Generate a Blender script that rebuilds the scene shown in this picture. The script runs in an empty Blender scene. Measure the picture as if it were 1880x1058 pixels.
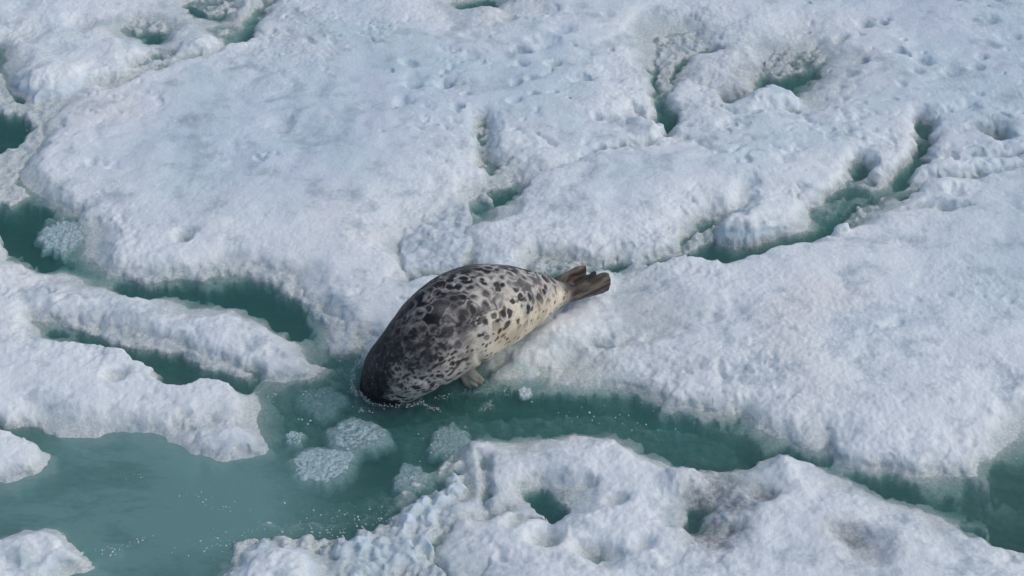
import bpy, bmesh, math, random
import numpy as np
from mathutils import Vector, Matrix

C = bpy.context.scene
COL = C.collection
R = math.radians

# ------------------------------------------------------------------ camera
PITCH = R(35.0); FPX = 3508.0; CX, CY = 940.0, 529.0
CAMH = 5.0; CAMY = -CAMH / math.tan(PITCH)
cam_d = bpy.data.cameras.new('camera'); cam = bpy.data.objects.new('camera', cam_d); COL.objects.link(cam)
cam.location = (0, CAMY, CAMH); cam.rotation_euler = (R(90) - PITCH, 0, 0)
cam_d.sensor_width = 36; cam_d.lens = FPX / 1880 * 36; cam_d.clip_end = 500
C.camera = cam

# ------------------------------------------------------------------ light
SUN_EL, SUN_AZ = R(50), R(95)      # azimuth measured from +Y (away from camera), negative = left
w = bpy.data.worlds.new("World"); C.world = w; w.use_nodes = True
nt = w.node_tree; nt.nodes.clear()
sky = nt.nodes.new('ShaderNodeTexSky'); sky.sky_type = 'NISHITA'; sky.sun_disc = False
sky.sun_elevation = SUN_EL; sky.sun_rotation = SUN_AZ
sky.air_density = 1.0; sky.dust_density = 3.0; sky.ozone_density = 1.0
bg = nt.nodes.new('ShaderNodeBackground'); bg.inputs[1].default_value = 0.125
ow = nt.nodes.new('ShaderNodeOutputWorld')
nt.links.new(sky.outputs[0], bg.inputs[0]); nt.links.new(bg.outputs[0], ow.inputs[0])
sd = bpy.data.lights.new('sun', 'SUN'); sd.energy = 0.5; sd.angle = R(110); sd.color = (1.0, 0.98, 0.95)
sun = bpy.data.objects.new('sun', sd); COL.objects.link(sun)
dirv = Vector((math.sin(SUN_AZ) * math.cos(SUN_EL), math.cos(SUN_AZ) * math.cos(SUN_EL), math.sin(SUN_EL)))
sun.rotation_euler = dirv.to_track_quat('Z', 'Y').to_euler(); sun.location = dirv * 20
C.view_settings.view_transform = 'Standard'; C.view_settings.look = 'None'
C.view_settings.exposure = 0.0; C.view_settings.gamma = 1.0
C.cycles.max_bounces = 8; C.cycles.transparent_max_bounces = 12; C.cycles.caustics_reflective = False; C.cycles.volume_bounces = 3

# ------------------------------------------------------------------ pixel -> world (photo pixels, 1880 wide)
SP, CP = math.sin(PITCH), math.cos(PITCH)
def P(px, py, z=0.0):
    a = (px - CX) / FPX; b = (CY - py) / FPX
    dx, dy, dz = a, CP + b * SP, -SP + b * CP
    t = (z - CAMH) / dz
    return (dx * t, CAMY + dy * t)
def P3(px, py, z=0.0):
    x, y = P(px, py, z); return Vector((x, y, z))

# ------------------------------------------------------------------ numpy noise
def _h(ix, iy, s):
    h = (ix.astype(np.int64) * 374761393 + iy.astype(np.int64) * 668265263 + s * 1274126177) & 0xffffffff
    h = ((h ^ (h >> 13)) * 1274126177) & 0xffffffff
    return ((h ^ (h >> 16)) & 0xffff) / 65536.0
def perlin(x, y, s=0):
    ix = np.floor(x); iy = np.floor(y); fx = x - ix; fy = y - iy
    u = fx * fx * fx * (fx * (fx * 6 - 15) + 10); v = fy * fy * fy * (fy * (fy * 6 - 15) + 10)
    def g(dx, dy):
        a = _h(ix + dx, iy + dy, s) * 2 * math.pi
        return np.cos(a) * (fx - dx) + np.sin(a) * (fy - dy)
    n0 = g(0, 0) * (1 - u) + g(1, 0) * u; n1 = g(0, 1) * (1 - u) + g(1, 1) * u
    return (n0 * (1 - v) + n1 * v) * 1.5
def fbm(x, y, s=0, o=4, g=0.5):
    r = 0; a = 1; t = 0
    for k in range(o):
        r = r + a * perlin(x * 2**k + 17.3 * k, y * 2**k - 9.1 * k, s + k); t += a; a *= g
    return r / t
def billow(x, y, s=0, o=3, g=0.5):
    r = 0; a = 1; t = 0
    for k in range(o):
        r = r + a * np.abs(perlin(x * 2**k + 5.3 * k, y * 2**k + 3.7 * k, s + k)); t += a; a *= g
    return r / t
def worley(x, y, s=0):
    ix = np.floor(x); iy = np.floor(y); best = np.full(x.shape, 9.0); idv = np.zeros(x.shape); sec = np.full(x.shape, 9.0)
    for dx in (-1, 0, 1):
        for dy in (-1, 0, 1):
            cx = ix + dx; cy = iy + dy
            px = cx + _h(cx, cy, s + 1); py = cy + _h(cx, cy, s + 2)
            d = np.hypot(x - px, y - py); m = d < best
            sec = np.where(m, best, np.minimum(sec, d))
            idv = np.where(m, _h(cx, cy, s + 3), idv); best = np.minimum(best, d)
    return best, sec, idv
def _h3(i, j, k, s): return _h(i + k * 131, j - k * 57, s + 7)
def perlin3(p, s=0):
    i = np.floor(p); f = p - i; u = f * f * f * (f * (f * 6 - 15) + 10); r = 0
    for a in (0, 1):
        for b in (0, 1):
            for c in (0, 1):
                h1 = _h3(i[:, 0] + a, i[:, 1] + b, i[:, 2] + c, s) * 6.2832; h2 = _h3(i[:, 0] + a, i[:, 1] + b, i[:, 2] + c, s + 91) * 2 - 1
                q = np.sqrt(1 - h2 * h2)
                g = np.cos(h1) * q * (f[:, 0] - a) + np.sin(h1) * q * (f[:, 1] - b) + h2 * (f[:, 2] - c)
                w_ = (u[:, 0] if a else 1 - u[:, 0]) * (u[:, 1] if b else 1 - u[:, 1]) * (u[:, 2] if c else 1 - u[:, 2])
                r = r + g * w_
    return r * 1.6
def fbm3(p, s=0, o=3):
    r = 0; a = 1; t = 0
    for k in range(o): r = r + a * perlin3(p * 2**k + 13.7 * k, s + k); t += a; a *= .5
    return r / t
def worley3(p, s=0):
    i = np.floor(p); best = np.full(len(p), 9.0); sec = best.copy(); idv = np.zeros(len(p))
    for a in (-1, 0, 1):
        for b in (-1, 0, 1):
            for c in (-1, 0, 1):
                x, y, z = i[:, 0] + a, i[:, 1] + b, i[:, 2] + c
                d = np.sqrt((p[:, 0] - x - _h3(x, y, z, s + 1)) ** 2 + (p[:, 1] - y - _h3(x, y, z, s + 2)) ** 2 + (p[:, 2] - z - _h3(x, y, z, s + 3)) ** 2)
                m = d < best; sec = np.where(m, best, np.minimum(sec, d)); idv = np.where(m, _h3(x, y, z, s + 4), idv); best = np.minimum(best, d)
    return best, sec, idv
def sst(a, b, x):
    t = np.clip((x - a) / (b - a), 0, 1); return t * t * (3 - 2 * t)

# ------------------------------------------------------------------ distance fields
X0, X1, Y0, Y1 = -3.7, 3.7, -2.9, 4.7
CG = 0.025
cgx = np.arange(X0 - .3, X1 + .35, CG); cgy = np.arange(Y0 - .3, Y1 + .35, CG)
CXX, CYY = np.meshgrid(cgx, cgy)
def topoly(pts):
    out = []
    for p in pts:
        out.append(P(p[0], p[1], p[2] if len(p) > 2 else 0.0))
    return out
def seg_dist(X, Y, a, b):
    ax, ay = a; bx, by = b; vx, vy = bx - ax, by - ay; L = vx * vx + vy * vy + 1e-12
    t = np.clip(((X - ax) * vx + (Y - ay) * vy) / L, 0, 1)
    return np.hypot(X - ax - t * vx, Y - ay - t * vy)
def sdf(pts, X=None, Y=None):        # positive outside the polygon
    X = CXX if X is None else X; Y = CYY if Y is None else Y
    d = np.full(X.shape, 99.0); ins = np.zeros(X.shape, bool); n = len(pts)
    for i in range(n):
        a, b = pts[i], pts[(i + 1) % n]
        d = np.minimum(d, seg_dist(X, Y, a, b))
        if a[1] != b[1]:
            c = ((a[1] > Y) != (b[1] > Y)) & (X < (b[0] - a[0]) * (Y - a[1]) / (b[1] - a[1]) + a[0])
            ins ^= c
    return np.where(ins, -d, d)
def line_d(pts):
    d = np.full(CXX.shape, 99.0)
    for a, b in zip(pts[:-1], pts[1:]): d = np.minimum(d, seg_dist(CXX, CYY, a, b))
    return d
def samp(F, X, Y):
    u = np.clip((X - cgx[0]) / CG, 0, len(cgx) - 1.001); v = np.clip((Y - cgy[0]) / CG, 0, len(cgy) - 1.001)
    i = u.astype(int); j = v.astype(int); fu = u - i; fv = v - j
    return (F[j, i] * (1 - fu) + F[j, i + 1] * fu) * (1 - fv) + (F[j + 1, i] * (1 - fu) + F[j + 1, i + 1] * fu) * fv

N = 0.055   # height at which a bank nearer the camera shows its rim
# water: points carrying N lie on the rim of the bank that hides the water behind it
W = []      # (points, h0, w, shelf)
W.append(([(600,1012,.02),(660,985,.02),(742,945,.02),(800,900,.02),(850,872,.02),(872,905),(802,985),(799,1040),(822,1110),(640,1110)], .05, .06, .05))
W.append(([(-80,80),(2,85),(12,110),(18,150),(32,174),(60,192),(110,190),(150,175),(185,155),(200,152),(160,176),(118,195),(88,225),
  (76,270),(42,298),(34,325),(60,352),(100,378),(145,400),(157,425),(163,462),(188,492),(212,510),(300,512),(400,503),(470,498),
  (520,512),(560,545),(590,572),(592,600),(600,640),(655,652),(640,700),(600,680),(580,652,N),(556,625,N),(520,600,N),(460,572,N),(422,550,N),(335,547,N),(300,534,N),(232,530,N),
  (190,512,N),(120,492,N),(62,480,N),(20,466,N),(-80,462,N)], .075, .07, .05))
W.append(([(655,640),(600,636),(560,640),(600,668,.03),(560,690,.02),(505,705),(470,706),(482,740),(462,775),(484,802),(486,830),(440,838),(400,842),(350,824),(300,804),
  (200,792),(110,804),(78,800),(88,820),(90,846),(72,872),(30,886),(-80,892),(-80,972,N),(0,974,N),(45,965,N),(92,977,N),(140,1002,N),(168,1022,N),
  (180,1036,.03),(122,1048),(112,1070),(90,1160),(390,1160),(398,1050,N),(440,1006,N),(500,996,N),(552,1006,N),(602,1040,N),(612,1046),(600,1012,N),
  (660,990,N),(735,972,.05),(742,940,.05),(772,918,N),(822,898,N),(850,862,.06),(848,822,.06),(872,797,N),(922,800,N),(1000,796,N),(1060,788,N),(1142,790,N),(1192,815,N),
  (1240,850,N),(1300,857,N),(1400,859,N),(1412,838,N),(1432,830,N),(1482,838,N),(1532,856,N),(1562,872,N),(1642,902,N),(1702,917,N),(1762,948,N),(1812,972,N),
  (1852,996,N),(1892,1002,N),(1980,1012,N),(1980,770),(1885,800),(1850,822),(1806,850),(1790,880),(1740,882),(1640,874),(1600,866),(1560,858),(1535,842),
  (1530,815),(1500,826),(1440,806),(1392,786),(1372,756),(1310,764),(1240,746),(1160,718),(1100,706),(1020,704),(940,700),(902,692),(880,665),(850,672),
  (780,690),(720,680),(685,655)], .075, .07, .05))
W.append(([(64,582),(120,596),(200,608),(260,620),(320,640),(370,655),(430,668),(480,690),(480,720),(465,707,N),(420,692,N),(370,682,N),
  (340,694,N),(300,692,N),(262,657,N),(230,637,N),(180,627,N),(130,609,N),(75,609,N)], .085, .03, .02))
W.append(([(965,492),(1000,472),(1050,474),(1100,484),(1160,484),(1200,474),(1240,455),(1270,430),(1300,405),(1318,442),(1370,448),(1440,434),
  (1484,418),(1486,386),(1520,374),(1580,358),(1620,343),(1650,325),(1668,308),(1655,335,N),(1602,375,N),(1582,402,N),(1540,415,N),(1500,430,N),
  (1440,441,N),(1390,457,N),(1340,468,N),(1290,466,N),(1250,459,N),(1215,468,N),(1180,481,N),(1130,491,N),(1090,490,N),(1010,505,N)], .085, .05, .02))
W.append(([(856,382),(880,362),(902,335),(935,330),(958,322),(950,350,.05),(932,374,.05),(902,390,.05),(870,402,.03)], .07, .05, .03))
W.append(([(1198,228),(1206,212),(1222,205),(1242,205),(1240,222,.04),(1225,236,.05)], .07, .05, .01))
W.append(([(758,448),(790,418),(835,400),(865,386),(852,402),(834,425),(830,447),(845,468),(850,484,.03),(762,486,.03)], .06, .06, .05))
W.append(([(1200,75),(1225,60),(1280,60),(1275,90),(1240,115),(1222,150),(1208,130)], .06, .08, .06))
W.append(([(1385,148),(1420,100),(1500,90),(1525,110),(1495,145,.03),(1470,168,.05),(1430,156,.07),(1400,150,.06)], .07, .12, .04))
W.append(([(222,58),(250,42),(290,38),(316,52),(310,68,.03),(275,82,.04),(240,74,.03)], .05, .05, .04))
W.append(([(325,15),(350,0),(420,-8),(436,12),(425,34,.03),(390,32,.03),(345,24,.03)], .05, .06, .04))
W.append(([(382,52),(408,44),(434,48),(432,62,.03),(412,68,.04)], .05, .06, .03))
W.append(([(948,904),(1000,892),(1042,900),(1052,925,.07),(1015,946,.09),(992,935,.09),(968,912,.08)], .09, .07, .01))
W.append(([(1256,930),(1275,926),(1296,932),(1292,946,.07),(1268,952,.08),(1254,946,.07)], .09, .06, .0))
W.append(([(830,6),(870,-6),(925,0),(905,12,.03),(850,20,.03)], .05, .08, .05))

# slush: submerged or awash brash ice, (points, level, noise amplitude, soft edge)
S = [([(480,700),(560,700),(640,690),(700,760),(860,745),(1120,735),(1350,790),(1380,845),(1240,835),(1180,800),(900,785),(850,800),(850,860),(760,950),(560,975),(430,960),(500,860),(500,780)], -.064, .036, .07),
 ([(610,1010),(740,945),(840,885),(868,905),(800,985),(812,1040),(840,1110),(630,1110)], .030, .05, .05),
 ([(1440,430),(1560,375),(1640,345),(1650,330),(1580,352),(1490,385)], -.035, .04, .04),
 ([(384,54),(432,48),(430,64),(402,66)], -.008, .03, .03),([(728,480),(735,430),(785,395),(872,372),(862,420),(860,500),(735,515)], .030, .026, .05),([(30,190),(110,185),(200,150),(150,180),(90,230),(80,270),(45,300),(30,330),(60,360),(20,380),(-80,380),(-80,300),(30,270),(62,235),(40,215),(-80,200),(-80,120),(0,120)], +.006, .022, .05),
 ([(70,392),(110,388),(150,402),(158,450),(190,500),(130,480),(90,462),(75,440)], -.03, .02, .04),
 ([(185,490),(230,488),(480,484),(540,515),(600,575),(660,600),(660,655),(610,650),(586,605),(560,560),(500,522),(430,508),(350,520),(240,520)], +.010, .024, .05),
 ([(60,575),(200,600),(300,615),(430,660),(480,700),(420,690),(360,680),(330,655),(240,640),(150,615)], +.006, .024, .035),
 ([(965,492),(1000,468),(1090,476),(1230,462),(1320,405),(1310,445),(1240,470),(1130,492),(1000,505)], -.005, .04, .02),
 ([(1300,430),(1480,410),(1500,370),(1560,352),(1560,372),(1490,432),(1380,455)], -.025, .035, .04),
 ([(1540,405),(1560,390),(1600,372),(1640,350),(1640,370),(1580,410)], -.01, .03, .03),
 ([(858,350),(885,322),(950,300),(966,330),(925,352),(900,350),(872,372)], .006, .03, .03),
 ([(1200,70),(1290,55),(1290,95),(1240,120),(1235,170),(1205,180)], .005, .035, .03),
 ([(1380,140),(1420,95),(1530,85),(1530,115),(1480,130),(1440,148)], -.005, .04, .04),
 ([(860,680),(1170,705),(1160,740),(1040,715),(900,715)], -.05, .03, .05),
 ([(1180,725),(1400,770),(1540,830),(1540,850),(1380,800),(1200,750)], -.03, .04, .04),
 ([(1780,860),(1880,790),(1960,770),(1960,830),(1840,850)], -.04, .05, .05),
 ([(470,690),(620,640),(660,655),(655,700),(560,730),(490,740)], -.045, .04, .12),
 ([(-80,880),(90,830),(300,810),(440,850),(360,950),(200,960),(-80,960)], -.17, .06, .2),
 ([(80,790),(300,790),(480,830),(480,845),(400,850),(280,815),(80,812)], -.03, .03, .03),
 ([(0,870),(90,840),(95,860),(60,885),(0,895)], -.02, .03, .03),
 ([(330,1120),(350,1010),(420,965),(540,970),(720,930),(860,860),(860,800),(770,860),(700,930),(560,950),(430,955),(370,990)], -.006, .05, .07),
 ([(400,1060),(430,1000),(520,985),(640,985),(760,925),(860,850),(850,960),(700,1080)], +.008, .05, .06),
 ([(110,1040),(170,1015),(230,1000),(235,1012),(180,1035),(130,1050)], -.02, .03, .02),
 ([(720,720),(850,730),(1000,760),(1100,790),(900,790),(760,780)], -.09, .06, .08),
 ([(800,780),(880,770),(860,900),(790,900)], -.06, .05, .06),
 ([(-80,210),(40,215),(70,280),(35,340),(-80,330)], -.2, .03, .1),
 ([(225,52),(250,38),(300,36),(314,60),(250,66)], -.004, .03, .03),
 ([(330,8),(350,-8),(436,-8),(436,30),(380,28)], -.008, .035, .03)]

# grooves (points, depth, half width)
G = [([(1045,562),(985,600),(930,642),(892,670)], .022, .035),([(1128,524),(1200,504),(1300,500)], .016, .06),([(1240,95),(1222,115),(1214,150),(1218,180),(1222,208)], .09, .05),([(1255,75),(1300,85)], .04, .05),([(-60,762),(0,764),(40,776),(85,802)], .11, .035),([(196,152),(240,128),(292,110),(340,100),(400,82),(440,58),(470,20),(500,-20)], .06, .05),
 ([(240,108),(270,95),(310,84)], .06, .05),
 ([(880,215),(896,250),(893,285),(915,315)], .075, .05),
 ([(752,470),(760,440),(780,420),(830,400),(868,372)], .025, .05),
 ([(745,484),(800,482),(830,480),(850,470)], .025, .03),
 ([(830,400),(828,440),(845,462),(880,492)], .075, .035),
 ([(955,330),(985,312),(1030,298),(1090,280)], .025, .03),
 ([(1135,268),(1180,262),(1205,245),(1225,235)], .05, .03),
 ([(1160,192),(1185,215),(1205,235)], .04, .02),
 ([(1310,82),(1250,90),(1240,100)], .04, .04),
 ([(1690,208),(1696,235),(1703,262),(1680,290),(1660,318)], .085, .045),
 ([(1700,212),(1742,205),(1780,195)], .035, .03),
 ([(1655,345),(1700,330),(1740,322),(1800,318),(1885,296)], .06, .03),
 ([(1700,298),(1740,285),(1800,290),(1885,275)], .05, .025),
 ([(1640,385),(1700,372),(1745,385),(1770,382)], .045, .03),
 ([(1530,350),(1560,330),(1582,300),(1580,285)], .08, .05),
 ([(1270,430),(1290,400),(1340,385),(1370,360)], .05, .05),
 ([(1335,200),(1360,208),(1395,212)], .03, .02),
 ([(1400,200),(1440,196),(1465,200)], .05, .025),
 ([(1330,165),(1365,170),(1400,150)], .05, .04),
 ([(745,625),(700,610),(640,600),(600,560)], .02, .05),
 ([(1000,660),(1100,620),(1240,590),(1340,570)], .03, .10),
 ([(886,832),(890,870),(896,905)], .05, .02),
 ([(800,985),(797,1010),(812,1040),(825,1070)], .03, .025),
 ([(770,960),(850,940),(920,920)], .05, .05),
 ([(745,505),(760,495),(790,480)], .05, .03),
 ([(1650,590),(1620,610),(1590,620)], .02, .02)]
# pits (x, y, radius px, depth, dirt)
PT = [(1400,128,46,.015,.5),(1345,168,34,.012,.45),(1470,105,40,.01,.4),(1815,240,34,.01,.35),(1240,130,30,.008,.3),(880,28,40,.01,.35),(1240,668,60,.002,.12),(1200,555,60,.004,.25),(1620,345,26,.0,.3),(1330,440,30,.0,.25),(1106,276,10,.09,0),(1126,274,10,.085,0),(1142,266,9,.05,0),(1830,246,20,.10,0),(1795,240,16,.07,0),(1580,300,24,.09,0),(1575,335,20,.07,0),(1600,320,14,.04,0),(1700,225,18,.06,0),(1698,255,18,.07,0),(1685,285,18,.06,0),(1460,40,40,.02,0),(1300,150,30,.03,0),(1345,178,26,.05,0),(758,166,15,.06,0),(816,160,13,.04,0),(752,124,15,.03,0),(760,150,18,.02,0),(842,202,9,.04,0),(958,98,15,.05,0),(955,122,11,.03,0),(1018,120,16,.04,0),
 (948,155,11,.03,0),(975,150,12,.02,0),(1065,148,16,.04,0),(978,177,7,.04,0),(1012,174,7,.03,0),(945,190,12,.03,0),(1000,82,20,.03,0),(1095,220,11,.03,0),(740,195,14,.03,0),
 (865,105,18,.02,0),(860,72,16,.02,0),(1030,60,18,.03,0),(336,437,20,.07,0),(1586,49,13,.04,0),(1620,44,8,.03,0),(1542,70,10,.03,0),(1648,102,12,.04,0),(1696,118,16,.05,0),(1582,110,13,.03,0),
 (1560,135,10,.03,0),(1750,138,14,.03,0),(1790,130,11,.03,0),(1800,112,9,.03,0),(1655,82,6,.02,0),(1860,75,10,.02,0),(1820,45,12,.02,0),(1740,140,9,.02,0),(1680,140,8,.02,0),
 (1370,340,26,.04,0),(1440,300,20,.015,0),(1310,978,38,.035,1),(1345,972,26,.025,1),(1320,890,40,.022,1),(1350,925,30,.02,1),(1290,905,26,.02,1),(1400,905,22,.045,1),(1590,1012,40,.055,.6),(1560,985,26,.03,1),(1720,990,40,.02,0),
 (1085,1005,26,.045,0),(1110,1020,30,.04,0),(1000,985,22,.05,0),(945,955,22,.05,0),(975,945,14,.05,0),(1085,880,16,.04,0),(1180,1000,18,.04,0),(1130,920,16,.04,0),
 (215,690,22,.05,0),(390,775,34,.018,0),(340,770,22,.02,0),(380,755,30,.02,0),(1180,555,80,.03,0),(560,250,50,.015,0),(520,230,20,.02,0),(170,300,14,.02,0),(440,300,40,.015,0),(360,380,60,.012,0),
 (1830,700,30,.01,0),(1740,385,16,.05,0),(1600,690,40,.012,0),(1500,780,30,.02,0),(1750,360,14,.03,0),(1000,20,26,.03,0),(930,35,14,.03,0),(60,60,30,.03,0),(110,90,24,.03,0),(40,20,22,.02,0),(150,40,24,.03,0),(20,1040,20,.03,0),(70,1020,18,.03,0)]
# mounds (x, y, rx px, ry ground-factor, height)
MD = [(1420,180,44,1.0,.085),(105,148,70,.85,.06),(395,75,55,.6,.05),(240,80,60,.9,.03),(1390,410,90,.6,.03),(1190,235,30,1.2,.05),(1240,440,40,.8,.02),(1360,425,60,.7,.03),(812,472,20,.9,.03),
 (770,932,26,1.1,.07),(690,1010,44,1.,.05),(650,1030,30,1.,.04),(740,1010,26,1.,.04),(720,965,22,1.,.04),(1000,940,70,.7,.03),(1260,875,40,1.,.04),(1430,850,60,.7,.03),(520,1030,60,1.2,.05),(760,970,26,.9,.07),(840,935,36,.9,.05),(60,1010,70,1.2,.03),
 (355,650,20,1.,.05),(385,655,28,.9,.05),(345,640,14,1,.05),(430,800,50,.6,.02),(880,805,30,.7,.02),(1040,482,22,1,.04),(1110,478,26,.9,.05),(1170,470,22,.9,.04),(1330,440,22,.8,.03),(1545,424,14,.8,.05),(1505,430,16,.8,.03),
 (1720,345,44,.5,.03),(1720,300,50,.6,.03),(870,20,50,.7,.04),(-14,424,26,1.6,.15),(-8,450,20,1.4,.04),(900,345,14,1,.04),(875,375,14,1,.03),(925,365,18,1,.02),(800,440,40,.9,.0)]

Wd = [(sdf(topoly(p)), h, ww, sh) for p, h, ww, sh in W]
Sd = [(sdf(topoly(p)), lv, am, so) for p, lv, am, so in S]
Gd = [(line_d([P(a, b, .06) for a, b in p]), dp, hw) for p, dp, hw in G]
rng = random.Random(5)
for k in range(80):      # scattered thaw holes over the back of the sheet
    r = rng.random()
    if r < .55: x, y = rng.uniform(700, 1200), rng.uniform(10, 290)
    else: x, y = rng.uniform(1480, 1890), rng.uniform(0, 260)
    PT.append((x, y, 4 + 10 * rng.random() ** 2, rng.uniform(.006, .022), 0))

def height(X, Y):
    """Ice surface height; also returns dirt mask."""
    wx = fbm(X * 5, Y * 5, 11, 3) * .05 + perlin(X * 17, Y * 17, 12) * .010 + perlin(X * 48, Y * 48, 13) * .004
    wy = fbm(X * 5, Y * 5, 21, 3) * .05 + perlin(X * 17, Y * 17, 22) * .010 + perlin(X * 48, Y * 48, 23) * .004
    XW = X + wx; YW = Y + wy
    edge = np.full(X.shape, 9.0)
    base = .080 + fbm(X * .8, Y * .8, 31, 3) * .03
    z = base.copy()
    fray = fbm(X * 14, Y * 14, 41, 3)
    wmod = np.exp(np.clip(fbm(X * 2.2, Y * 2.2, 45, 2) * 2.6, -.8, 1.1))
    for F, h0, ww, sh in Wd:
        d = samp(F, XW, YW)
        edge = np.minimum(edge, d)
        t = np.clip(d / (ww * wmod * 1.5 + .02), 0, 1)
        up = h0 * .72 * (1 - (1 - t) ** 2.1) + np.maximum(d - ww, 0) * .14
        e = -d
        shelf = np.maximum(sh * (1 + 1.2 * fray) * wmod, .004)
        dn = -(e * .35 + 3.5 * np.maximum(e - shelf, 0))
        zp = np.where(d > 0, up, dn)
        k = .018; hh = np.clip(.5 + .5 * (zp - z) / k, 0, 1)
        zs = zp * (1 - hh) + z * hh - k * hh * (1 - hh)
        z = np.where(zp < z + k, zs, z)
    land = sst(-.0, .06, z)
    near = np.exp(-np.clip(edge, 0, 9) / .28)
    front = sst(1.2, -1.2, Y)
    # snow relief: soft hummocks, cauliflower lumps towards the edges
    patch = sst(-.25, .45, fbm(X * 1.3, Y * 1.3, 51, 2))
    rough = .10 + .95 * near + .45 * front + .55 * patch * sst(-2.4, 1.5, Y + 1.0)
    rough = rough * (.55 + .45 * sst(-.3, .3, fbm(X * .7 + 9, Y * .7, 191, 2)))
    rel = fbm(X * 3.1, Y * 3.6, 61, 3) * .018 + (billow(X * 8 + wx * 6, Y * 8 + wy * 6, 71, 3) - .3) * .0115 * rough + (billow(X * 26, Y * 26, 81, 2) - .3) * .0055 * rough
    rel += fbm(X * 60, Y * 60, 91, 2) * .0036 * (rough + .25)
    z = z + rel * land
    # pocks and melt dimples in patches
    pd, _, pi_ = worley(X * 7.5 + wx * 20, Y * 7.5 + wy * 20, 141)
    pk = sst(-.05, .35, fbm(X * 1.1, Y * 1.1, 151, 3) + .3 * near)
    z = z - np.exp(-(pd / .26) ** 2) * (pi_ < .38) * .018 * pk * land
    pd, _, pi_ = worley(X * 17 + wx * 30, Y * 17 + wy * 30, 161)
    z = z - np.exp(-(pd / .3) ** 2) * (pi_ < .35) * .009 * (pk * .7 + .3 * near) * land
    z = z + (billow(X * 3.6, Y * 4.4, 171, 2) - .3) * .022 * sst(-.3, .3, fbm(X * .9, Y * .9, 181, 2)) * land
    for F, dp, hw in Gd:
        d = samp(F, XW, YW)
        z = z - dp * np.exp(-(d / hw) ** 2) * (1 + .7 * fray)
    dirt = np.zeros(X.shape)
    XP = X + wx * .5; YP = Y + wy * .5
    for px, py, r, dp, dr in PT:
        cx, cy = P(px, py, .05); s = r / 400. * (1.35 if py < 260 else 1.0)
        m = (np.abs(XP - cx) < 3 * s) & (np.abs(YP - cy) < 3 * s)
        if not m.any(): continue
        an = (px * 7.3 + py * 3.1) % 3.1; st = 1 + ((px * 1.7 + py) % 1.0) * .9; ca, sa = math.cos(an), math.sin(an)
        ex = XP[m] - cx; ey = YP[m] - cy; e1 = ex * ca + ey * sa; e2 = (-ex * sa + ey * ca) * st
        q = (e1 * e1 + e2 * e2) / (s * s) * (1 + .5 * fray[m])
        f = np.exp(-q ** 1.5)
        z[m] -= dp * f
        if dr: dirt[m] = np.maximum(dirt[m], dr * np.exp(-q * .6))
    for px, py, rx, ry, hgt in MD:
        cx, cy = P(px, py, .06); sx = rx / 400. * (1.15 if py < 260 else 1.0); sy = sx * ry
        m = (np.abs(XW - cx) < 2.4 * sx) & (np.abs(YW - cy) < 2.4 * sy)
        if not m.any(): continue
        q = ((XW[m] - cx) / sx) ** 2 + ((YW[m] - cy) / sy) ** 2
        z[m] += hgt * np.exp(-q ** 1.6)
    lump = (billow(X * 11, Y * 11, 101, 3) - .28) * 1.8
    lump2 = fbm(X * 20, Y * 20, 111, 3); lump3 = fbm(X * 5, Y * 5, 121, 2)
    for F, lv, am, so in Sd:
        d = samp(F, XW, YW)
        m = d < so
        if not m.any(): continue
        f = sst(so, -so * .6, d[m])
        t = lv + .004 * (lv > -.045) + (lump[m] * .7 + lump2[m] * .8 + .5 * lump3[m]) * am * .85
        zz = z[m]; cand = -.13 + (t + .133) * f
        z[m] = np.where(cand > zz, cand, zz)
    for px, py, r in ((676, 858, 22), (606, 890, 18), (700, 838, 24), (548, 850, 16), (640, 885, 22), (600, 812, 20)):   # clear dark water beside the sunken chunks
        cx, cy = P(px, py, -.03); z = z - .10 * np.exp(-((X - cx) ** 2 + (Y - cy) ** 2) / (r / 400.) ** 2)
    return z, dirt, np.clip(np.exp(-np.clip(edge, 0, 9) / .42) * .9 + .35 * front, 0, 1) * land

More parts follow.
